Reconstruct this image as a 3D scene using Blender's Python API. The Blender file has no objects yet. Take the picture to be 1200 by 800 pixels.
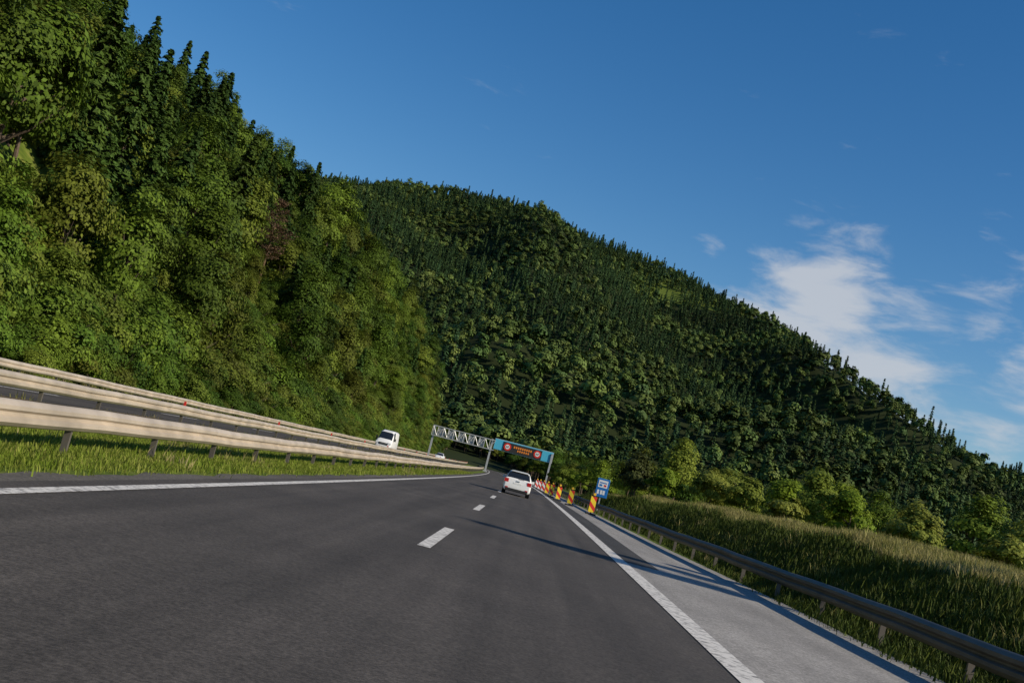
import bpy, math, random
import numpy as np
from mathutils import Vector, Matrix, noise
rng=np.random.default_rng(11); random.seed(11)
scene=bpy.context.scene
K=6e-5
def cx(y):
    y=np.asarray(y,float)
    yc=np.clip(y,0,500)
    return -K*yc**2 - 2*K*500*np.clip(y-500,0,None)
LY=[-60,0,150,190,220,260,300,360,400,430,450,475,510]
LX=[-85,-85,-82,-79,-77,-73,-70,-68,-61,-53,-46,-44,-44]
LH=[47,47,44,41,41,44,48,48,44,38,32,14,0]
RA=[-1.4,-.6,-.4,-.30,-.233,-.2015,-.173,-.135,-.0965,-.0573,-.0102,.0212,.0536,.0859,.112,.1444,.1786,.2037,.2285,.30,.38,.5,.7,1.4]
RT=[.10,.12,.16,.185,.2053,.219,.2284,.2320,.2308,.2275,.2229,.2195,.2125,.2056,.195,.186,.173,.163,.150,.116,.085,.06,.05,.05]
def G(x,y):
    x=np.asarray(x,float); y=np.asarray(y,float)
    xr=x-cx(y)
    z=np.zeros(np.broadcast(x,y).shape)
    bh=np.interp(y,[-60,0,30,50,100,150,210],[1.75,1.75,1.8,2.1,1.95,1.1,0.2])
    bh=bh*(1+.07*np.sin(y*.21)+.05*np.sin(y*.53+1))
    z=z+bh*np.interp(xr,[6.9,7.6,10.2,11,18,30,60],[0,.12,.9,1,1.0,.6,.2])
    # wooded slope on the far side of the motorway
    xc=np.interp(y,LY,LX); Hc=np.interp(y,LY,LH)
    t=np.clip((-26-xr)/np.maximum(-26-(xc-cx(y)),8),0,None)
    t1=np.clip(t,0,1)
    p=.6*t1+.4*t1*t1*(3-2*t1)+np.clip(.12*(t-1),0,.5)
    z=z+Hc*p+ np.clip(t,0,1)*(1.8*np.sin(x*.13+y*.05)+2.6*np.sin(y*.09+x*.03))*(Hc>1)
    # big hill
    R=np.interp(x/1900.,RA,RT)*1900-15
    S=np.interp(y,[500,700,900,1300,1700,1900,2400,4200],[0,.03,.1,.45,.85,1,.85,.7])
    xw=x+60*np.sin(y/260.+.8)+25*np.sin(y/95.)
    g=np.abs(np.sin(xw/115.+.4))*2-1.2+.6*np.sin(xw/47.+y/170.+2)+.35*np.sin((x+y)/68.)
    z=z+R*S-32*g*np.clip(S*(1.01-S)*3.4,0,1)
    z=z+58*np.exp(-((x-170)/120.)**2-((y-780)/120.)**2)+34*np.exp(-((x-20)/70.)**2-((y-790)/80.)**2)+40*np.exp(-((x+60)/50.)**2-((y-820)/80.)**2)
    return z

# ---------------------------------------------------------------- materials
def new_mat(name):
    m=bpy.data.materials.new(name); m.use_nodes=True
    nt=m.node_tree; b=nt.nodes['Principled BSDF']
    return m,nt,b
def simple(name,col,rough=.6,metal=0.,var=0.,vscale=3.,spec=None):
    m,nt,b=new_mat(name)
    b.inputs['Base Color'].default_value=(*col,1); b.inputs['Roughness'].default_value=rough
    b.inputs['Metallic'].default_value=metal
    if spec is not None: b.inputs['Specular IOR Level'].default_value=spec
    tc=nt.nodes.new('ShaderNodeTexCoord')
    if var>0:
        n=nt.nodes.new('ShaderNodeTexNoise'); n.inputs['Scale'].default_value=vscale; n.inputs['Detail'].default_value=6
        nt.links.new(tc.outputs['Object'],n.inputs['Vector'])
        mr=nt.nodes.new('ShaderNodeMapRange'); mr.inputs[1].default_value=.3; mr.inputs[2].default_value=.7
        mr.inputs[3].default_value=1-var; mr.inputs[4].default_value=1+var
        nt.links.new(n.outputs['Fac'],mr.inputs[0])
        mx=nt.nodes.new('ShaderNodeVectorMath'); mx.operation='SCALE'; mx.inputs[0].default_value=col
        nt.links.new(mr.outputs[0],mx.inputs['Scale']); nt.links.new(mx.outputs[0],b.inputs['Base Color'])
    return m
def leafmat(name,cols,island=(.6,1.4),trans=.25,patch=None):
    m,nt,b=new_mat(name)
    oi=nt.nodes.new('ShaderNodeObjectInfo'); cr=nt.nodes.new('ShaderNodeValToRGB')
    el=cr.color_ramp.elements
    while len(el)<len(cols): el.new(.5)
    for i,c in enumerate(cols):
        el[i].position=i/(len(cols)-1); el[i].color=(*c,1)
    nt.links.new(oi.outputs['Random'],cr.inputs[0])
    ge=nt.nodes.new('ShaderNodeNewGeometry'); mr=nt.nodes.new('ShaderNodeMapRange')
    mr.inputs[3].default_value=island[0]; mr.inputs[4].default_value=island[1]
    nt.links.new(ge.outputs['Random Per Island'],mr.inputs[0])
    mx=nt.nodes.new('ShaderNodeVectorMath'); mx.operation='SCALE'
    nt.links.new(cr.outputs[0],mx.inputs[0]); 
    fac=mr.outputs[0]
    if patch:
        n=nt.nodes.new('ShaderNodeTexNoise'); n.inputs['Scale'].default_value=1/patch; n.inputs['Detail'].default_value=4
        nt.links.new(oi.outputs['Location'],n.inputs['Vector'])
        r2=nt.nodes.new('ShaderNodeMapRange'); r2.inputs[1].default_value=.32; r2.inputs[2].default_value=.68; r2.inputs[3].default_value=.6; r2.inputs[4].default_value=1.4
        nt.links.new(n.outputs['Fac'],r2.inputs[0])
        mm=nt.nodes.new('ShaderNodeMath'); mm.operation='MULTIPLY'; nt.links.new(fac,mm.inputs[0]); nt.links.new(r2.outputs[0],mm.inputs[1]); fac=mm.outputs[0]
    nt.links.new(fac,mx.inputs['Scale'])
    nt.links.new(mx.outputs[0],b.inputs['Base Color'])
    b.inputs['Roughness'].default_value=.6; b.inputs['Specular IOR Level'].default_value=.1
    if trans>0:
        tr=nt.nodes.new('ShaderNodeBsdfTranslucent'); nt.links.new(mx.outputs[0],tr.inputs[0])
        ms=nt.nodes.new('ShaderNodeMixShader'); ms.inputs[0].default_value=trans
        nt.links.new(b.outputs[0],ms.inputs[1]); nt.links.new(tr.outputs[0],ms.inputs[2])
        nt.links.new(ms.outputs[0],nt.nodes['Material Output'].inputs[0])
    return m
M={}
M['bark']=simple('bark',(.09,.065,.045),.9,var=.3,vscale=8)
M['decid']=leafmat('foliage_broadleaf',[(.06,.11,.012),(.105,.15,.016),(.038,.08,.010),(.12,.155,.02),(.085,.095,.013),(.05,.095,.011)],trans=.2,patch=22)
M['decidf']=leafmat('foliage_broadleaf_hazed',[(.055,.098,.024),(.092,.13,.028),(.04,.076,.022),(.105,.135,.032),(.066,.096,.024)],(.75,1.25),0,patch=120)  # distance haze is put into the leaf colours as extra blue
M['conif']=leafmat('foliage_conifer',[(.025,.052,.010),(.042,.075,.013),(.028,.058,.012),(.05,.08,.012)],trans=0,patch=25)
M['coniff']=leafmat('foliage_conifer_hazed',[(.028,.058,.023),(.043,.077,.025),(.031,.064,.025),(.053,.086,.025)],(.75,1.25),0,patch=120)  # bluish tint in the needle colours stands in for haze
M['pine']=leafmat('foliage_pine',[(.13,.08,.05),(.14,.09,.055)],trans=.1)
M['dark']=leafmat('foliage_dark_bush',[(.05,.06,.018),(.06,.07,.02)],trans=.1)
M['bush']=leafmat('foliage_bush',[(.15,.23,.02),(.2,.26,.03),(.24,.26,.05),(.16,.22,.028)],(.7,1.3),trans=.35)
M['grass']=leafmat('grass_blades',[(.14,.2,.022),(.19,.24,.032),(.24,.25,.06)],trans=.35)
M['shadegrass']=leafmat('shaded_bank_grass',[(.045,.07,.012),(.06,.085,.015),(.08,.1,.02)],trans=.1)  # the bank's shade is put into these darker blade colours
M['drygrass']=leafmat('meadow_grass',[(.18,.19,.045),(.28,.25,.09),(.34,.29,.13)],trans=.3)
M['steel']=simple('weathered_steel',(.50,.42,.33),.5,.25,var=.22,vscale=1.2)
M['steeld']=simple('dull_shaded_steel',(.12,.105,.09),.6,.3,var=.2,vscale=1.5)  # posts, and the right rail with its shaded side put into the colour
M['galv']=simple('galvanised_steel',(.45,.46,.47),.5,.4,var=.1)
M['white']=simple('white_car_paint',(.78,.78,.77),.25,0)
M['glass']=simple('dark_window_glass',(.015,.018,.022),.08,0,spec=.7)
M['black']=simple('black_plastic',(.02,.02,.02),.6)
M['tyre']=simple('tyre_rubber',(.018,.018,.018),.85)
M['rim']=simple('alloy_wheel',(.45,.45,.46),.35,.8)
M['redl']=simple('tail_light_red',(.45,.01,.01),.25)
M['lamp']=simple('headlamp_lens',(.75,.78,.8),.15)
M['plate']=simple('number_plate',(.75,.75,.72),.5)
M['cyan']=simple('sign_cyan',(.07,.42,.62),.5,var=.05)
M['blue']=simple('sign_blue',(.01,.16,.5),.45)
M['signw']=simple('sign_white',(.8,.8,.8),.5)
M['red']=simple('sign_red',(.62,.03,.02),.5)
M['orange']=simple('sign_orange',(.8,.25,.03),.5)
M['yellow']=simple('lamp_yellow',(.75,.45,.03),.4)
def stripes(name,a,b_,w,thr=.5):
    m,nt,b=new_mat(name)
    tc=nt.nodes.new('ShaderNodeTexCoord'); sp=nt.nodes.new('ShaderNodeSeparateXYZ'); nt.links.new(tc.outputs['Object'],sp.inputs[0])
    ad=nt.nodes.new('ShaderNodeMath'); ad.operation='ADD'; nt.links.new(sp.outputs['X'],ad.inputs[0]); nt.links.new(sp.outputs['Z'],ad.inputs[1])
    mu=nt.nodes.new('ShaderNodeMath'); mu.operation='DIVIDE'; nt.links.new(ad.outputs[0],mu.inputs[0]); mu.inputs[1].default_value=w
    fr=nt.nodes.new('ShaderNodeMath'); fr.operation='FRACT'; nt.links.new(mu.outputs[0],fr.inputs[0])
    gt=nt.nodes.new('ShaderNodeMath'); gt.operation='GREATER_THAN'; gt.inputs[1].default_value=thr; nt.links.new(fr.outputs[0],gt.inputs[0])
    mx=nt.nodes.new('ShaderNodeMix'); mx.data_type='RGBA'; mx.inputs[6].default_value=(*a,1); mx.inputs[7].default_value=(*b_,1)
    nt.links.new(gt.outputs[0],mx.inputs[0]); nt.links.new(mx.outputs[2],b.inputs['Base Color'])
    b.inputs['Roughness'].default_value=.5
    return m
M['sy']=stripes('stripes_red_yellow',(.85,.62,.03),(.65,.03,.02),.66,.56)
M['sw']=stripes('stripes_red_white',(.75,.75,.75),(.65,.03,.02),.62)
def asphalt(name,base,patch=.25,tracks=()):
    m,nt,b=new_mat(name); L=nt.links
    tc=nt.nodes.new('ShaderNodeTexCoord')
    def nz(scale,detail,vec=None,sc=None):
        n=nt.nodes.new('ShaderNodeTexNoise'); n.inputs['Scale'].default_value=scale; n.inputs['Detail'].default_value=detail
        if sc:
            mp=nt.nodes.new('ShaderNodeMapping'); mp.inputs['Scale'].default_value=sc
            L.new(tc.outputs['Object'],mp.inputs[0]); L.new(mp.outputs[0],n.inputs[0])
        else: L.new(tc.outputs['Object'],n.inputs[0])
        return n
    def mr(src,a,bb,c,d):
        r=nt.nodes.new('ShaderNodeMapRange'); r.inputs[1].default_value=a;r.inputs[2].default_value=bb;r.inputs[3].default_value=c;r.inputs[4].default_value=d
        L.new(src,r.inputs[0]); return r.outputs[0]
    def mul(a,bb):
        x=nt.nodes.new('ShaderNodeMath'); x.operation='MULTIPLY'; L.new(a,x.inputs[0]); L.new(bb,x.inputs[1]); return x.outputs[0]
    f=mul(mr(nz(34,3).outputs['Fac'],.3,.7,.6,1.45),mr(nz(1,5,sc=(1.6,.05,1)).outputs['Fac'],.3,.7,1-patch,1+patch))
    f=mul(f,mr(nz(.35,6).outputs['Fac'],.3,.7,.85,1.15))
    f=mul(f,mr(nz(7,4).outputs['Fac'],.3,.7,.88,1.12))
    s=nt.nodes.new('ShaderNodeVectorMath'); s.operation='SCALE'; s.inputs[0].default_value=base; L.new(f,s.inputs['Scale'])
    L.new(s.outputs[0],b.inputs['Base Color']); b.inputs['Roughness'].default_value=.85; b.inputs['Specular IOR Level'].default_value=.3
    bp=nt.nodes.new('ShaderNodeBump'); bp.inputs['Strength'].default_value=.4; bp.inputs['Distance'].default_value=.008
    L.new(nz(90,2).outputs['Fac'],bp.inputs['Height']); L.new(bp.outputs[0],b.inputs['Normal'])
    return m
M['asph']=asphalt('asphalt',(.064,.056,.050),.28)
M['asph2']=asphalt('asphalt_dark_strip',(.05,.047,.045))
M['shoulder']=asphalt('pale_shoulder_asphalt',(.27,.255,.24),.15)
M['gravel']=asphalt('gravel_edge',(.10,.09,.075),.3)
# road paint with wear
m,nt,b=new_mat('road_paint')
tc=nt.nodes.new('ShaderNodeTexCoord'); n=nt.nodes.new('ShaderNodeTexNoise'); n.inputs['Scale'].default_value=9; n.inputs['Detail'].default_value=8; n.inputs['Roughness'].default_value=.7
nt.links.new(tc.outputs['Object'],n.inputs[0])
cr=nt.nodes.new('ShaderNodeValToRGB'); cr.color_ramp.elements[0].position=.36; cr.color_ramp.elements[0].color=(.16,.15,.14,1)
cr.color_ramp.elements[1].position=.52; cr.color_ramp.elements[1].color=(.66,.63,.59,1)
nt.links.new(n.outputs['Fac'],cr.inputs[0]); nt.links.new(cr.outputs[0],b.inputs['Base Color']); b.inputs['Roughness'].default_value=.7
M['paint']=m
# ground
m,nt,b=new_mat('grass_ground'); L=nt.links
tc=nt.nodes.new('ShaderNodeTexCoord'); n=nt.nodes.new('ShaderNodeTexNoise'); n.inputs['Scale'].default_value=.5; n.inputs['Detail'].default_value=10; n.inputs['Roughness'].default_value=.7
L.new(tc.outputs['Object'],n.inputs[0])
cr=nt.nodes.new('ShaderNodeValToRGB'); e=cr.color_ramp.elements
e[0].position=.3; e[0].color=(.05,.08,.014,1); e[1].position=.7; e[1].color=(.19,.2,.05,1); x=e.new(.5); x.color=(.1,.14,.02,1)
L.new(n.outputs['Fac'],cr.inputs[0])
ge=nt.nodes.new('ShaderNodeSeparateXYZ'); L.new(tc.outputs['Object'],ge.inputs[0])
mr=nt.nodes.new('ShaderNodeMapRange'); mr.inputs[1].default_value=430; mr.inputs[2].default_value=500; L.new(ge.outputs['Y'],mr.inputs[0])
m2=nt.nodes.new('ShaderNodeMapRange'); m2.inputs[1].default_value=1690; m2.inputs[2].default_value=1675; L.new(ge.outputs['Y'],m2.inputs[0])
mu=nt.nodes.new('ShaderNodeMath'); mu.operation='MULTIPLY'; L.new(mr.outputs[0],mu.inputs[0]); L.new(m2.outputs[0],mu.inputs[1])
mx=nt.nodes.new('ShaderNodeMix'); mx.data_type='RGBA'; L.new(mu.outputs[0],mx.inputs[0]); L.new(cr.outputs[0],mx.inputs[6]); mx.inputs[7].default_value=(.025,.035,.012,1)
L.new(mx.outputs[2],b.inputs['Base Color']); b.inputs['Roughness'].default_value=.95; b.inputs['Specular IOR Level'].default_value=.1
M['ground']=m

# ---------------------------------------------------------------- mesh builder
class MB:
    def __init__(s): s.v=[]; s.f=[]; s.m=[]; s.n=0; s.mats=[]
    def mi(s,key):
        if key not in s.mats: s.mats.append(key)
        return s.mats.index(key)
    def add(s,vs,fs,key):
        k=s.mi(key); o=s.n
        s.v.extend([tuple(p) for p in vs]); s.n+=len(vs)
        for f in fs: s.f.append(tuple(i+o for i in f)); s.m.append(k)
    def box(s,x0,x1,y0,y1,z0,z1,key):
        vs=[(x0,y0,z0),(x1,y0,z0),(x1,y1,z0),(x0,y1,z0),(x0,y0,z1),(x1,y0,z1),(x1,y1,z1),(x0,y1,z1)]
        s.add(vs,[(0,3,2,1),(4,5,6,7),(0,1,5,4),(1,2,6,5),(2,3,7,6),(3,0,4,7)],key)
    def tube(s,pts,rad,key,n=8,cap=True):
        pts=[Vector(p) for p in pts]; vs=[]
        for i,p in enumerate(pts):
            d=(pts[min(i+1,len(pts)-1)]-pts[max(i-1,0)]).normalized()
            a=d.orthogonal().normalized(); c=d.cross(a)
            for k in range(n):
                t=2*math.pi*k/n; vs.append(p+(a*math.cos(t)+c*math.sin(t))*rad[i])
        fs=[(i*n+k,i*n+(k+1)%n,(i+1)*n+(k+1)%n,(i+1)*n+k) for i in range(len(pts)-1) for k in range(n)]
        if cap: fs+= [tuple(range(n))[::-1], tuple((len(pts)-1)*n+k for k in range(n))]
        s.add(vs,fs,key)
    def leaves(s,C,N,size,key,asp=.55):
        n=len(C); N=N/np.maximum(np.linalg.norm(N,axis=1,keepdims=True),1e-6)
        r=rng.normal(size=(n,3)); t=np.cross(N,r); t/=np.maximum(np.linalg.norm(t,axis=1,keepdims=True),1e-6); b=np.cross(N,t)
        sz=(size*rng.uniform(.6,1.3,n))[:,None]
        V=np.stack([C+t*sz,C+b*sz*asp,C-t*sz,C-b*sz*asp],1).reshape(-1,3)
        s.add(V.tolist(),[(4*i,4*i+1,4*i+2,4*i+3) for i in range(n)],key)
    def obj(s,name,coll=None,smooth=False,parent=None,loc=None):
        me=bpy.data.meshes.new(name); me.from_pydata(s.v,[],s.f)
        for k in s.mats: me.materials.append(M[k])
        me.polygons.foreach_set('material_index',s.m)
        if smooth: me.polygons.foreach_set('use_smooth',[True]*len(s.f))
        me.update()
        ob=bpy.data.objects.new(name,me)
        (coll or scene.collection).objects.link(ob)
        if parent: ob.parent=parent
        if loc: ob.location=loc
        return ob
def empty(name,loc,rz=0):
    e=bpy.data.objects.new(name,None); scene.collection.objects.link(e); e.location=loc; e.rotation_euler=(0,0,rz); return e

# ---------------------------------------------------------------- vegetation prototypes
def broadleaf(H,nc,nl,ls,key,R=.27,zc=.6,rz=.38,trunk=True,cr=(.09,.15),nr=.35,asp=.55):
    b=MB()
    if trunk:
        b.tube([(0,0,-1.5),(.1,0,H*.2),(0,.15,H*.5),(.1,.1,H*.8)],[H*.018,H*.014,H*.009,H*.002],'bark',7)
        for i in range(7):
            a=random.uniform(0,6.28); z=H*random.uniform(.25,.6); r=H*R*.75
            b.tube([(0,0,z),(math.cos(a)*r*.5,math.sin(a)*r*.5,z+H*.08),(math.cos(a)*r,math.sin(a)*r,z+H*.2)],[H*.007,H*.004,H*.001],'bark',5)
    for i in range(nc):
        d=rng.normal(size=3); d/=np.linalg.norm(d)
        if d[2]<-.75: d[2]*=-.5
        rr=rng.uniform(.45,1.0)
        taper=1-.45*max(d[2],0)
        c=np.array([d[0]*R*H*rr*taper,d[1]*R*H*rr*taper,zc*H+d[2]*rz*H*rr])
        cl=H*rng.uniform(*cr)
        e=rng.normal(size=(nl,3)); e/=np.linalg.norm(e,axis=1,keepdims=True)
        e[:,2]=np.where(e[:,2]<-.3,-e[:,2],e[:,2])
        P=c+e*cl*rng.uniform(.55,1.12,(nl,1))*np.array([1,1,.8])
        N=e*.75+np.array([0,0,.3])+d*.8+rng.normal(size=(nl,3))*nr
        b.leaves(P,N,ls,key,asp)
    return b
def conifer(H,lev,br,nl,ls,key,W=.19,z0=.08,rn=.4):
    b=MB()
    b.tube([(0,0,-1.5),(0,0,H*.5),(0,0,H*.99)],[H*.016,H*.009,H*.001],'bark',6)
    C=[];N=[]
    for i in range(lev):
        t=(i+random.random()*.6)/lev; z=H*(z0+(1-z0)*t)
        Lb=H*W*(1-t)**.85*random.uniform(.8,1.15)+.15
        for j in range(br):
            a=random.uniform(0,6.28); l=Lb*random.uniform(.65,1.15)
            for k in range(nl):
                s=random.uniform(.12,1)
                w=.16*l*(1.1-s)
                C.append((math.cos(a)*l*s+random.gauss(0,w),math.sin(a)*l*s+random.gauss(0,w),z-l*.38*s*s+random.gauss(0,.05*l)+.1*l))
                N.append((math.cos(a)*.8+random.gauss(0,rn),math.sin(a)*.8+random.gauss(0,rn),.7))
    b.leaves(np.array(C),np.array(N),ls,key,asp=.45)
    return b
near=bpy.data.collections.new('near_tree_variants')
far=bpy.data.collections.new('far_tree_variants')
under=bpy.data.collections.new('understory_variants')
for i in range(6): broadleaf(15,[36,30,44,26,30,22][i],[210,230,200,230,230,260][i],.2,'decid',R=[.2,.25,.29,.15,.22,.18][i],rz=[.4,.37,.32,.44,.38,.36][i],cr=[(.08,.13),(.09,.15),(.08,.13),(.07,.11),(.08,.14),(.09,.14)][i]).obj('a_broadleaf_%d'%i,near)
for i in range(3): conifer(16.5,46,9,18,.25,'conif',W=[.19,.22,.165][i]).obj('b_conifer_%d'%i,near)
for i in range(3): broadleaf(6,26,170,.15,'decid',R=.42,zc=.42,rz=.42,cr=(.13,.22)).obj('a_shrub_%d'%i,under)
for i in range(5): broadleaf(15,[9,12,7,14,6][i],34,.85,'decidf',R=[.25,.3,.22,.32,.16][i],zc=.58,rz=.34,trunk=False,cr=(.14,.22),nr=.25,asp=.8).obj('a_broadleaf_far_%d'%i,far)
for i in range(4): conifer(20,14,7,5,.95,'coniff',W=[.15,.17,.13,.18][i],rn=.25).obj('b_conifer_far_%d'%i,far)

def scatter(name,P,S,R,I,coll):
    n=len(P); me=bpy.data.meshes.new(name); me.vertices.add(n); me.vertices.foreach_set('co',np.asarray(P,float).ravel())
    a=me.attributes.new('scl','FLOAT_VECTOR','POINT'); a.data.foreach_set('vector',np.asarray(S,float).ravel())
    a=me.attributes.new('rot','FLOAT_VECTOR','POINT'); a.data.foreach_set('vector',np.asarray(R,float).ravel())
    a=me.attributes.new('idx','INT','POINT'); a.data.foreach_set('value',np.asarray(I,int).ravel())
    ob=bpy.data.objects.new(name,me); scene.collection.objects.link(ob)
    ng=bpy.data.node_groups.new(name+'_nodes','GeometryNodeTree')
    ng.interface.new_socket('Geometry',in_out='INPUT',socket_type='NodeSocketGeometry')
    ng.interface.new_socket('Geometry',in_out='OUTPUT',socket_type='NodeSocketGeometry')
    N=ng.nodes; L=ng.links
    gi=N.new('NodeGroupInput'); go=N.new('NodeGroupOutput'); ip=N.new('GeometryNodeInstanceOnPoints'); ci=N.new('GeometryNodeCollectionInfo')
    ci.inputs['Collection'].default_value=coll; ci.inputs['Separate Children'].default_value=True; ci.inputs['Reset Children'].default_value=True
    L.new(gi.outputs[0],ip.inputs['Points']); L.new(ci.outputs[0],ip.inputs['Instance']); ip.inputs['Pick Instance'].default_value=True
    def at(nm,t):
        a=N.new('GeometryNodeInputNamedAttribute'); a.data_type=t; a.inputs['Name'].default_value=nm
        return next(o for o in a.outputs if o.enabled and o.name=='Attribute')
    L.new(at('idx','INT'),ip.inputs['Instance Index']); L.new(at('rot','FLOAT_VECTOR'),ip.inputs['Rotation']); L.new(at('scl','FLOAT_VECTOR'),ip.inputs['Scale'])
    L.new(ip.outputs[0],go.inputs[0])
    md=ob.modifiers.new('instances','NODES'); md.node_group=ng
    return ob
def jgrid(x0,x1,y0,y1,sp,j=.48,ang=0.):
    if ang:
        cxx,cyy=(x0+x1)/2,(y0+y1)/2; r=math.hypot(x1-x0,y1-y0)/2
        X,Y=np.meshgrid(np.arange(-r,r,sp),np.arange(-r,r,sp)); X=X.ravel()+rng.uniform(-j,j,X.size)*sp; Y=Y.ravel()+rng.uniform(-j,j,Y.size)*sp
        c,s=math.cos(ang),math.sin(ang); X,Y=X*c-Y*s+cxx,X*s+Y*c+cyy
        k=(X>x0)&(X<x1)&(Y>y0)&(Y<y1); return X[k],Y[k]
    X,Y=np.meshgrid(np.arange(x0,x1,sp),np.arange(y0,y1,sp)); X=X.ravel()+rng.uniform(-j,j,X.size)*sp; Y=Y.ravel()+rng.uniform(-j,j,Y.size)*sp
    return X,Y
def rots(n,t=.05): return np.stack([rng.normal(0,t,n),rng.normal(0,t,n),rng.uniform(0,6.28,n)],1)
def nfield(X,Y,s,o=0): return np.array([noise.noise((x/s,y/s,o)) for x,y in zip(X,Y)])

# far forest
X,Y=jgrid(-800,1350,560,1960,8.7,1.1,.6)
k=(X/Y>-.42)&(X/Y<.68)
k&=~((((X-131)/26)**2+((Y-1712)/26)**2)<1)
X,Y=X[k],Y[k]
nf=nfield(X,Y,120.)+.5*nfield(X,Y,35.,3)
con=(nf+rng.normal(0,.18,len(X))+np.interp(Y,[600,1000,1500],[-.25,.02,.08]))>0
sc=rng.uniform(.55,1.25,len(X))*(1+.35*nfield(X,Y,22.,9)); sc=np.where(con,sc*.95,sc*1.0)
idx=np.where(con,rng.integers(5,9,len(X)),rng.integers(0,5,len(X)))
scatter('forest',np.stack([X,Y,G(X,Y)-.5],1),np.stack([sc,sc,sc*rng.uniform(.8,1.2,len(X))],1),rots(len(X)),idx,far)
# valley trees
X,Y=jgrid(-150,420,215,570,7.8,.7,.5)
xr=X-cx(Y); k=((xr>15)|((xr<-25)&(Y>440)))&(X/Y<.8)
X,Y,xr=X[k],Y[k],xr[k]
sc=rng.uniform(.4,.85,len(X))*np.interp(Y,[200,500],[.7,1.15])
con=rng.random(len(X))<.12
idx=np.where(con,rng.integers(6,9,len(X)),rng.integers(0,6,len(X)))
scatter('forest',np.stack([X,Y,G(X,Y)-.4],1),np.stack([sc*1.3,sc*1.3,sc],1),rots(len(X)),idx,near)
# valley end beyond the bend
X,Y=jgrid(-160,60,505,640,6)
sc=rng.uniform(.5,.8,len(X)); k=np.abs(X-cx(Y)+8)>15; k|=Y>548
X,Y,sc=X[k],Y[k],sc[k]
scatter('forest',np.stack([X,Y,G(X,Y)-.4],1),np.stack([sc*1.3,sc*1.3,sc],1),rots(len(X)),rng.integers(0,6,len(X)),near)
# left slope
px,py=-52.,190.
X,Y=jgrid(-135,-26,40,500,5.6,.75,.45)
xr=X-cx(Y); Hc=np.interp(Y,LY,LH); xcc=np.interp(Y,LY,LX)
k=(xr<-28.5)&((Hc>3))&(X/Y>-.95)&(X>xcc-22)
X,Y,xr=X[k],Y[k],xr[k]
dx,dy=-px/math.hypot(px,py),-py/math.hypot(px,py)
al=(X-px)*dx+(Y-py)*dy; ac=np.abs((X-px)*dy-(Y-py)*dx)
foot=np.clip((-28-xr)/10.,0,1)
nf=nfield(X,Y,38.)
sc=rng.uniform(.6,1.2,len(X))*(.5+.5*foot)*(1+.25*nfield(X,Y,15.,5))
corr=(al>-3.5)&(al<75)&(ac<4.2)
sc=np.where(corr,np.minimum(sc,.42),sc)
con=(rng.random(len(X))<np.clip(.36+nf*.9,.1,.7))&(foot>.4)&~corr
idx=np.where(con,rng.integers(6,9,len(X)),rng.integers(0,6,len(X)))
sz=sc*np.where(con,rng.uniform(.95,1.15,len(X)),rng.uniform(.95,1.25,len(X)))
scatter('forest',np.stack([X,Y,G(X,Y)-.5],1),np.stack([sc*1.08,sc*1.08,sz],1),rots(len(X)),idx,near)
X,Y=jgrid(-40,-24,40,575,2.1); X=X+cx(Y); xr=X-cx(Y)
k=(xr<-24.6); X,Y,xr=X[k],Y[k],xr[k]
sc=rng.uniform(.5,1.0,len(X))*np.interp(-xr,[24.5,29],[.5,1.1])
scatter('shrubs',np.stack([X,Y,G(X,Y)-.2],1),np.stack([sc,sc,sc],1),rots(len(X)),rng.integers(0,3,len(X)),under)

# reddish pine standing out of the slope
b=MB(); H=15
b.tube([(0,0,-1),(.2,0,7),(.1,.1,15.5)],[.3,.22,.04],'pine',8)
C=[];N=[]
for i in range(60):
    z=random.uniform(6.5,16.5); a=random.uniform(0,6.28); l=(1-abs(z-10)/8)*4.8*random.uniform(.6,1)
    e=Vector((math.cos(a)*l,math.sin(a)*l,z+.3)); b.tube([(.1,0,z-.5),e*.5+Vector((0,0,z*.5-.3)),e],[.06,.04,.015],'bark',5)
    for k in range(90):
        s=random.uniform(.3,1.05); C.append((e.x*s+random.gauss(0,.35),e.y*s+random.gauss(0,.35),z-.2+.4*s+random.gauss(0,.2))); N.append((random.gauss(0,.5),random.gauss(0,.5),1))
b.leaves(np.array(C),np.array(N),.22,'pine',.4)
b.obj('pine_tree',loc=(px,py,float(G(px,py))))

# roadside bushes on the bank
def bush(x,y,H,Rw,key='bush',name='bush'):
    b=broadleaf(H,int(22+H*3),170,.13,key,R=Rw,zc=.5,rz=.42,trunk=True,cr=(.09,.18))
    o=b.obj(name,loc=(x,y,float(G(x,y))-.1)); o.rotation_euler[2]=random.uniform(0,6.28)
for x,y,H,Rw,key in [(13.2,106,6.8,.24,'bush'),(9.2,103,4.8,.3,'dark'),(10.4,114,5.6,.36,'decid'),(11.6,100,3.4,.5,'bush'),(15.6,100,4.6,.4,'bush'),(18.0,97,4.0,.5,'bush'),
                 (20.0,92,4.8,.42,'bush'),(21.4,88,6.1,.24,'bush'),(23.6,86,5.0,.42,'bush'),(18.6,84,3.0,.6,'bush'),(12,140,6,.5,'bush'),(9,150,5,.5,'bush'),
                 (16,135,6,.5,'decid'),(7.6,170,4.6,.6,'bush'),(20,120,6.5,.4,'bush'),(26.5,80,5.4,.4,'bush'),(29,76,6.6,.32,'bush'),(33,112,8,.4,'decid'),(5.5,190,4.6,.6,'bush'),
                 (32,74,6,.42,'bush'),(24.5,74,3.4,.6,'bush'),(28,68,4.0,.55,'bush'),(26,98,6.5,.35,'bush')]:
    bush(x,y,H,Rw,key)
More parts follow.
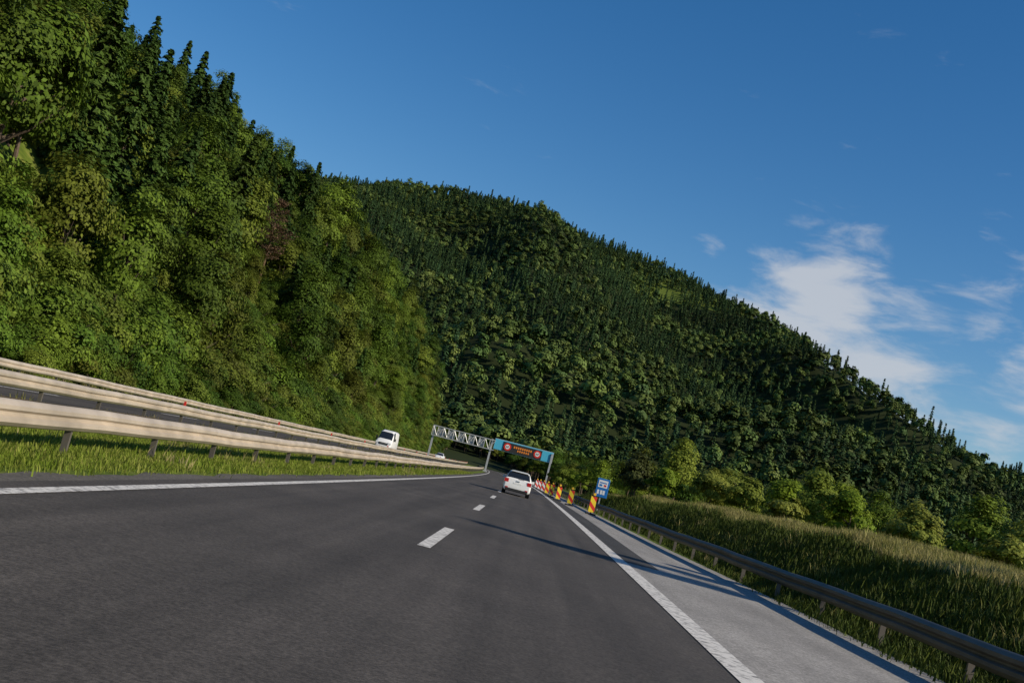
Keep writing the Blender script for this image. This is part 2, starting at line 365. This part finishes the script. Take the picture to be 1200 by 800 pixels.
# tall slim trees added out of view to cast shadow streaks across the right lane
for x,y,H in [(20.5,20.0,11.8),(22.5,22.4,11),(19.5,26,8)]:
    b=broadleaf(H,26,120,.14,'decid',R=.07,zc=.72,rz=.24,cr=(.04,.07)); b.obj('offscreen_tree',loc=(x,y,float(G(x,y))))

# grass tufts
def tuft(nb,h,sp,key,w=.012):
    b=MB(); vs=[];fs=[]
    for i in range(nb):
        x,y=random.gauss(0,sp),random.gauss(0,sp); a=random.uniform(0,6.28); hh=h*random.uniform(.5,1.2); l=hh*random.uniform(.2,.9); ww=w*random.uniform(.7,1.5)
        dx,dy=math.cos(a),math.sin(a); px_,py_=-dy*ww,dx*ww; o=len(vs)
        vs+=[(x-px_,y-py_,-.03),(x+px_,y+py_,-.03),(x+dx*l*.4+px_*.8,y+dy*l*.4+py_*.8,hh*.6),(x+dx*l*.4-px_*.8,y+dy*l*.4-py_*.8,hh*.6),(x+dx*l,y+dy*l,hh)]
        fs+=[(o,o+1,o+2,o+3),(o+3,o+2,o+4)]
    b.add(vs,fs,key); return b
gc=bpy.data.collections.new('grass_tufts')
for i in range(3): tuft(26,.10,.17,'grass',.007).obj('a_tuft_%d'%i,gc)
for i in range(3): tuft(30,.28,.17,'drygrass',.008).obj('b_tuft_%d'%i,gc)
for i in range(3): tuft(44,.15,.2,'shadegrass',.008).obj('c_tuft_%d'%i,gc)
PX=[];PY=[];PI=[];PS=[]
def gr(x0,x1,y0,y1,sp,base,dry,s0=.7,s1=1.3):
    X,Y=jgrid(x0,x1,y0,y1,sp); X=X+cx(Y)
    d=rng.random(len(X))<dry
    PX.append(X);PY.append(Y);PI.append(np.where(d,rng.integers(3,6,len(X)),rng.integers(0,3,len(X))+base));PS.append(rng.uniform(s0,s1,len(X)))
gr(-12.7,-5.75,6,50,.2,0,.01); gr(-12.7,-5.75,50,140,.42,0,.01,1,1.6)
gr(-25,-21.6,20,130,.5,0,.1,1,1.6)
gr(6.8,10.3,10,60,.2,6,.02,.7,1.4); gr(6.6,10.3,60,150,.36,6,.02,1.1,1.8)
gr(10.2,20,10,70,.25,0,.7,.7,1.2); gr(10.2,24,70,150,.42,0,.6,.8,1.3)
X=np.concatenate(PX);Y=np.concatenate(PY);I=np.concatenate(PI);S=np.concatenate(PS)
scatter('grass',np.stack([X,Y,G(X,Y)],1),np.stack([S]*3,1),rots(len(X),.1),I,gc)

# ---------------------------------------------------------------- ground
xs=np.concatenate([np.arange(-2600,-200,40),np.arange(-200,-44,6),np.arange(-44,22,.5),np.arange(22,200,5),np.arange(200,2600,30)])
ys=np.concatenate([np.arange(-60,0,5),np.arange(0,130,2),np.arange(130,560,7),np.arange(560,2500,20),np.arange(2500,4200,100)])
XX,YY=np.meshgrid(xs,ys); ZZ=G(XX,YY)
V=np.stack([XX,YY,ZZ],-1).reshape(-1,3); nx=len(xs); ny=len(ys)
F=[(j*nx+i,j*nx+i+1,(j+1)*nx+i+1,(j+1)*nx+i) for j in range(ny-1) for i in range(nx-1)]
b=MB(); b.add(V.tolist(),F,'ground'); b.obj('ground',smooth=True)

# ---------------------------------------------------------------- road
def ribbon(b,a0,a1,y0,y1,z,key,step=3.):
    n=max(1,int(math.ceil((y1-y0)/step))); vs=[];fs=[]
    for i in range(n+1):
        y=y0+(y1-y0)*i/n; c=float(cx(y))
        e0=a0(y) if callable(a0) else a0; e1=a1(y) if callable(a1) else a1
        vs+=[(c+e0,y,z),(c+e1,y,z)]
        if i: o=2*i; fs.append((o-2,o-1,o+1,o))
    b.add(vs,fs,key)
railx=lambda y: float(np.interp(y,[0,28,45,80,120,300,560],[6.75,6.5,6.0,5.5,5.3,5.4,5.4]))
b=MB(); ribbon(b,-5.25,2.72,-20,560,.02,'asph'); b.obj('road')
b=MB(); ribbon(b,-21.0,-13.0,-20,560,.02,'asph'); b.obj('road')
b=MB(); ribbon(b,2.72,lambda y:railx(y)-.05,-20,560,.016,'shoulder'); b.obj('road_shoulder')
b=MB(); ribbon(b,lambda y:2.74,lambda y:float(np.interp(y,[27.5,60,120],[3.55,3.6,3.4])),27.6,560,.024,'asph2'); b.obj('dark_shoulder_strip')  # darker strip over the shoulder, beside the edge line
wob=lambda y:-5.6+.08*math.sin(y*1.3)+.06*math.sin(y*3.1)
b=MB(); ribbon(b,wob,-5.22,-20,560,.012,'gravel',.6); b.obj('gravel_verge')
b=MB()
ribbon(b,-4.95,-4.75,-20,560,.028,'paint'); ribbon(b,2.40,2.72,-20,560,.029,'paint')
ribbon(b,-13.6,-13.4,-20,560,.028,'paint'); ribbon(b,-20.7,-20.5,-20,560,.028,'paint')
for i in range(-1,30):
    y=17.2+18*i; ribbon(b,-1.34,-1.14,y,y+5.8,.028,'paint',3); ribbon(b,-17.1,-16.95,y,y+6,.028,'paint',3)
b.obj('road_markings')

# ---------------------------------------------------------------- guardrails
prof=[(0,0),(.03,.015),(.09,.07),(.09,.125),(.025,.165),(.025,.195),(.09,.235),(.09,.29),(.03,.345),(0,.36)]
def rail(xf,y0,y1,faces,key,top=.75,ps=4.,refl=False):
    b=MB(); st=2.
    n=int((y1-y0)/st)
    for s in faces:
        vs=[];fs=[];m=len(prof)
        for i in range(n+1):
            y=y0+i*st; c=float(cx(y))+xf(y); wz=.012*math.sin(y*.37)+.008*math.sin(y*1.1+s); wx=.012*math.sin(y*.53+1)
            for dx,dz in prof: vs.append((c+s*(.07+dx)+wx,y,top-.36+dz+wz))
            if i:
                for k in range(m-1): o=i*m+k; fs.append((o-m,o-m+1,o+1,o))
        b.add(vs,fs,key)
    y=y0+1.
    j=0
    while y<y1:
        c=float(cx(y))+xf(y); z=float(G(c,y))
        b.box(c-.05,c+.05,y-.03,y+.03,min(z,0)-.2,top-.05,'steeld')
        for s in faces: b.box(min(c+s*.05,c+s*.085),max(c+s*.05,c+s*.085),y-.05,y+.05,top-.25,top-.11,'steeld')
        if refl and j%4==0:
            b.box(c-.04,c+.04,y-.02,y+.02,top-.05,top+.16,'red')
        y+=ps; j+=1
    return b.obj('guardrail')
rail(lambda y:-6.75,-8,540,(1,-1),'steel',.74)
rail(lambda y:-12.45,-8,540,(1,-1),'steel',.8,refl=True)
rail(lambda y:-22.2,-8,480,(1,),'steel',.78)
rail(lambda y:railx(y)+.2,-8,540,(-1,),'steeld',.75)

# ---------------------------------------------------------------- vehicles
def loft(stations,glass,name,parent,paint='white'):
    """stations: y,w,zb,zm,belt,wr,ze,zr"""
    b=MB(); vs=[];
    for (y,w,zb,zm,be,wr,ze,zr) in stations:
        half=[(w*.82,zb),(w*.97,zb+.08),(w,zm),(w*.98,be),(wr,ze),(wr*.72,zr)]
        ring=half+[(-x,z) for x,z in reversed(half)]
        vs+=[(x,y,z) for x,z in ring]
    m=12; 
    kb={}
    for i in range(len(stations)-1):
        for k in range(m):
            a=i*m+k; c=i*m+(k+1)%m
            seg=k if k<5 else ('top' if k==5 else (10-k if k<11 else 'bot'))
            key='glass' if (i,seg) in glass else paint
            if seg=='bot': key='black'
            kb.setdefault(key,[]).append((a,c,c+m,a+m))
    fs=[];ms=[]
    for key,l in kb.items():
        for f in l: fs.append(f); ms.append(b.mi(key))
    b.v=vs;b.n=len(vs);b.f=fs;b.m=ms
    k=b.mi(paint)
    b.f.append(tuple(range(m))[::-1]); b.m.append(k); b.f.append(tuple((len(stations)-1)*m+j for j in range(m))); b.m.append(k)
    o=b.obj(name,parent=parent,smooth=True)
    import bmesh
    bm=bmesh.new(); bm.from_mesh(o.data); bmesh.ops.recalc_face_normals(bm,faces=bm.faces); bm.to_mesh(o.data); bm.free()
    md=o.modifiers.new('bevel','BEVEL'); md.width=.05; md.segments=3; md.limit_method='ANGLE'; md.angle_limit=math.radians(20)
    return o
def wheel(b,x,y,r,w):
    s=1 if x>0 else -1
    b.tube([(x-w/2*s,y,r),(x+w/2*s,y,r)],[r,r],'tyre',24)
    b.tube([(x+w/2*s-.02*s,y,r),(x+w/2*s+.006*s,y,r)],[r*.62,r*.6],'rim',20)
def car(loc,rz=0):
    e=empty('car',loc,rz)
    st=[(-2.10,.80,.32,.45,.60,.72,.64,.66),(-2.04,.87,.24,.5,.94,.76,.99,1.01),(-1.98,.88,.24,.5,.96,.75,1.04,1.06),(-1.72,.89,.22,.5,.98,.64,1.42,1.47),(-1.45,.9,.22,.5,.98,.64,1.45,1.51),
        (-.3,.9,.22,.5,.97,.65,1.48,1.55),(-.2,.9,.22,.5,.97,.65,1.48,1.55),(.5,.9,.22,.5,.96,.62,1.41,1.47),(1.2,.89,.22,.5,.94,.72,.98,1.02),(1.9,.84,.24,.45,.72,.68,.78,.82),(2.1,.7,.3,.4,.56,.58,.6,.62)]
    loft(st,{(2,'top'),(2,4),(4,3),(6,3),(7,'top'),(7,4)},'body',e)
    b=MB()
    for x in (-.78,.78):
        for y in (-1.3,1.3): wheel(b,x,y,.32,.22)
    b.obj('wheels',parent=e)
    b=MB()
    for s in (-1,1):
        x0,x1=sorted((s*.6,s*.86)); b.box(x0,x1,-2.09,-1.93,.74,.97,'redl')
        x0,x1=sorted((s*.9,s*1.05)); b.box(x0,x1,.55,.7,.95,1.1,'white')
        x0,x1=sorted((s*.55,s*.72)); b.box(x0,x1,-2.125,-2.09,.4,.46,'redl')
    b.box(-.72,.72,-2.13,-2.0,.26,.40,'black'); b.box(-.26,.26,-2.10,-2.02,.68,.79,'plate'); b.box(-.56,.56,-1.8,-1.6,1.47,1.5,'white')
    b.box(-.1,.1,-2.1,-2.02,.86,.92,'rim'); b.box(-.02,.36,-2.03,-2.015,1.02,1.05,'black')
    b.obj('lights_and_trim',parent=e)
    return e
def van(loc,rz=0):
    e=empty('delivery_van',loc,rz)
    st=[(-2.75,.84,.36,.5,.66,.74,.72,.78),(-2.62,.96,.3,.55,1.02,.84,1.1,1.16),(-1.95,1.0,.28,.6,1.32,.86,1.42,1.5),(-1.1,1.01,.28,.6,1.42,.80,2.25,2.36),(-.9,1.01,.28,.6,1.42,.82,2.36,2.5),(-.2,1.01,.28,.6,1.44,.86,2.46,2.62),(-.1,1.01,.28,.6,1.46,.88,2.46,2.62),(2.65,1.01,.3,.6,1.5,.9,2.46,2.62),(2.75,.98,.34,.6,1.5,.86,2.42,2.56)]
    loft(st,{(2,'top'),(2,4),(3,3),(4,3)},'body',e)
    b=MB()
    for x in (-.88,.88):
        for y in (-1.75,1.7): wheel(b,x,y,.35,.24)
    b.obj('wheels',parent=e)
    b=MB()
    for s in (-1,1):
        x0,x1=sorted((s*.6,s*.93)); b.box(x0,x1,-2.72,-2.5,.86,1.1,'lamp')
        x0,x1=sorted((s*1.03,s*1.25)); b.box(x0,x1,-1.6,-1.45,1.4,1.75,'black')
        x0,x1=sorted((s*.9,s*1.05)); b.box(x0,x1,-1.55,-1.5,1.5,1.56,'black')
    b.box(-.56,.56,-2.76,-2.6,.72,1.0,'black'); b.box(-.85,.85,-2.80,-2.6,.34,.5,'black'); b.box(-.26,.26,-2.83,-2.78,.52,.63,'plate'); b.box(-.5,.5,-2.775,-2.74,.84,.88,'rim')
    b.obj('lights_and_trim',parent=e)
    return e
car((-.6,75,.02),math.radians(.5))
van((-18.1,143,.02),math.radians(-1.5))
c2=car((float(cx(235))-15.2,235,.02),math.pi)

# ---------------------------------------------------------------- gantry
e=empty('motorway_sign_gantry',(0,260,0))
b=MB()
for x in (-23.2,-9.9,3.9):
    b.box(x-.2,x+.2,-.2,.2,-.2,7.5 if x>-20 else 7.3,'galv'); b.box(x-.45,x+.45,-.45,.45,-.1,.35,'galv')
b.obj('posts',parent=e)
b=MB()
x0,x1=-23.6,-9.2
for yy in (-.5,.5):
    for zz in (5.1,7.3): b.box(x0,x1,yy-.09,yy+.09,zz-.09,zz+.09,'galv')
    n=12; dx=(x1-x0)/n
    for i in range(n):
        xa=x0+i*dx; a=(xa,yy,5.1 if i%2 else 7.3); c=(xa+dx,yy,7.3 if i%2 else 5.1)
        b.tube([a,c],[.07,.07],'galv',6); b.tube([(xa,yy,5.1),(xa,yy,7.3)],[.06,.06],'galv',6)
for i in range(13):
    for zz in (5.1,7.3): b.tube([(x0+i*dx,-.5,zz),(x0+i*dx,.5,zz)],[.05,.05],'galv',6)
b.obj('truss',parent=e)
b=MB()
for i,x in enumerate((-21.5,-19.2,-16.9,-14.6,-12.3)): b.box(x-.75,x+.75,.62,.8,5.3,7.1,'galv'); 
b.obj('sign_backs',parent=e)
b=MB(); b.box(-9.4,4.2,.15,.55,5.4,7.9,'galv'); b.obj('board_frame',parent=e)
b=MB(); b.box(-9.3,4.1,.05,.145,5.5,7.8,'cyan'); b.obj('board',parent=e)
b=MB(); b.box(-7.3,1.6,-.05,.045,5.55,7.6,'black'); b.obj('display',parent=e)
b=MB()
for x in (-6.3,.6):
    b.tube([(x,-.06,6.6),(x,-.12,6.6)],[.85,.85],'red',28); b.tube([(x,-.125,6.6),(x,-.15,6.6)],[.5,.5],'signw',28)
for i in range(9):
    x=-4.9+i*.48; b.box(x,x+.32,-.1,-.06,6.65,7.1,'orange')
    if 1<i<8: b.box(x,x+.3,-.1,-.06,6.0,6.4,'orange')
b.obj('symbols',parent=e)
for x in (-6.3,.6):
    cu=bpy.data.curves.new('speed_figure','FONT'); cu.body='60'; cu.size=.7; cu.align_x='CENTER'; cu.align_y='CENTER'; cu.materials.append(M['black']); cu.extrude=.005
    o=bpy.data.objects.new('speed_figure',cu); scene.collection.objects.link(o); o.parent=e; o.location=(x,-.17,6.6); o.rotation_euler=(math.pi/2,0,0)

# info sign
e=empty('information_sign',(5.72,90,0),math.radians(-4))
b=MB(); b.box(-.05,.05,.03,.13,-.2,2.6,'galv'); b.obj('post',parent=e)
b=MB(); b.box(-.48,.48,-.02,.025,1.2,2.65,'blue'); o=b.obj('panel',parent=e)
md=o.modifiers.new('bevel','BEVEL'); md.width=.02
b=MB(); b.box(-.36,.36,-.03,-.022,1.95,2.52,'signw'); b.box(-.27,.27,-.036,-.031,2.28,2.36,'blue'); b.box(-.27,-.05,-.036,-.031,2.05,2.2,'blue'); b.box(.08,.27,-.036,-.031,2.05,2.2,'red')
for x in (-.25,0,.2): b.box(x-.1,x+.06,-.03,-.022,1.42,1.75,'signw')
b.obj('pictogram',parent=e)
# beacons
def beacon(x,y,key,w=.38):
    e=empty('roadworks_beacon',(x,y,.02),random.uniform(-.15,.15))
    b=MB(); b.box(-w/2,w/2,-.02,.02,.16,1.16,key); b.obj('board',parent=e)
    b=MB(); b.box(-.32,.32,-.2,.2,0,.1,'black'); b.box(-.05,.05,-.04,.04,.1,.16,'black'); b.obj('foot',parent=e)
    b=MB(); b.tube([(0,0,1.16),(0,0,1.22)],[.05,.05],'black',10); b.tube([(0,-.05,1.31),(0,.05,1.31)],[.09,.09],'yellow',14); b.obj('lamp',parent=e)
for x,y,k in [(4.35,74,'sy'),(3.45,88,'sy'),(2.75,97,'sy'),(2.4,109,'sy'),(2.15,121,'sy'),(1.9,134,'sw'),(1.6,148,'sw'),(1.3,163,'sw')]: beacon(x,y,k)

# ---------------------------------------------------------------- light
az,el=math.radians(112),math.radians(29)
tos=Vector((math.sin(az)*math.cos(el),math.cos(az)*math.cos(el),math.sin(el)))
sd=bpy.data.lights.new('sun','SUN'); sd.energy=5.0; sd.angle=math.radians(.5); sd.color=(1,.89,.70)
so=bpy.data.objects.new('sun',sd); scene.collection.objects.link(so); so.rotation_euler=tos.to_track_quat('Z','Y').to_euler()
w=bpy.data.worlds.new('World'); scene.world=w; w.use_nodes=True; nt=w.node_tree; L=nt.links; N=nt.nodes
bg=N['Background']; bg.inputs[1].default_value=.085
sk=N.new('ShaderNodeTexSky'); sk.sky_type='NISHITA'; sk.sun_disc=False; sk.sun_elevation=el; sk.sun_rotation=az; sk.air_density=1.0; sk.dust_density=.3; sk.ozone_density=3.0
hs=N.new('ShaderNodeHueSaturation'); hs.inputs['Hue'].default_value=.503; hs.inputs['Saturation'].default_value=1.33; hs.inputs['Value'].default_value=1.27; L.new(sk.outputs[0],hs.inputs['Color'])
tc=N.new('ShaderNodeTexCoord')
def vm(op,a,bv):
    n=N.new('ShaderNodeVectorMath'); n.operation=op; L.new(a,n.inputs[0])
    if isinstance(bv,tuple): n.inputs[1].default_value=bv
    else: L.new(bv,n.inputs[1])
    return n
def mask(c,r,top=1.):
    d=vm('DISTANCE',tc.outputs['Generated'],c); mr=N.new('ShaderNodeMapRange'); mr.inputs[1].default_value=0; mr.inputs[2].default_value=r; mr.inputs[3].default_value=top; mr.inputs[4].default_value=0
    L.new(d.outputs['Value'],mr.inputs[0]); return mr.outputs[0]
def mxm(a,b_):
    q=N.new('ShaderNodeMath'); q.operation='MAXIMUM'; L.new(a,q.inputs[0]); L.new(b_,q.inputs[1]); return q.outputs[0]
mk=mxm(mxm(mask((.195,.962,.195),.105,1.3),mask((.105,.968,.222),.03,.55)),mxm(mask((.25,.95,.15),.13,1.05),mask((.45,.87,.15),.25,1.)))
mp=N.new('ShaderNodeMapping'); mp.inputs['Scale'].default_value=(1,1,3.0); mp.inputs['Rotation'].default_value=(0,-.05,0); L.new(tc.outputs['Generated'],mp.inputs[0])
nz=N.new('ShaderNodeTexNoise'); nz.inputs['Scale'].default_value=12; nz.inputs['Detail'].default_value=10; nz.inputs['Roughness'].default_value=.6; nz.inputs['Distortion'].default_value=.35
L.new(mp.outputs[0],nz.inputs[0])
a1=N.new('ShaderNodeMath'); a1.operation='MULTIPLY_ADD'; L.new(mk,a1.inputs[0]); a1.inputs[1].default_value=.44; L.new(nz.outputs['Fac'],a1.inputs[2])
mr=N.new('ShaderNodeMapRange'); mr.interpolation_type='SMOOTHSTEP'; mr.inputs[1].default_value=.64; mr.inputs[2].default_value=.98; mr.inputs[3].default_value=0; mr.inputs[4].default_value=.82; L.new(a1.outputs[0],mr.inputs[0])
mx=N.new('ShaderNodeMix'); mx.data_type='RGBA'; L.new(mr.outputs[0],mx.inputs[0]); L.new(hs.outputs[0],mx.inputs[6]); mx.inputs[7].default_value=(6.6,6.9,7.4,1)
L.new(mx.outputs[2],bg.inputs[0])

# ---------------------------------------------------------------- camera
cd=bpy.data.cameras.new('camera'); cd.lens=40.5; cd.sensor_width=36; cd.clip_end=8000; cd.clip_start=.1
co=bpy.data.objects.new('camera',cd); scene.collection.objects.link(co)
R=Matrix.Rotation(math.radians(2.46),4,'Z')@Matrix.Rotation(math.radians(90+6.26),4,'X')@Matrix.Rotation(math.radians(14.3),4,'Z')
co.matrix_world=Matrix.Translation((0,0,1.4))@R
scene.camera=co
scene.view_settings.view_transform='Standard'; scene.view_settings.look='None'; scene.view_settings.exposure=0
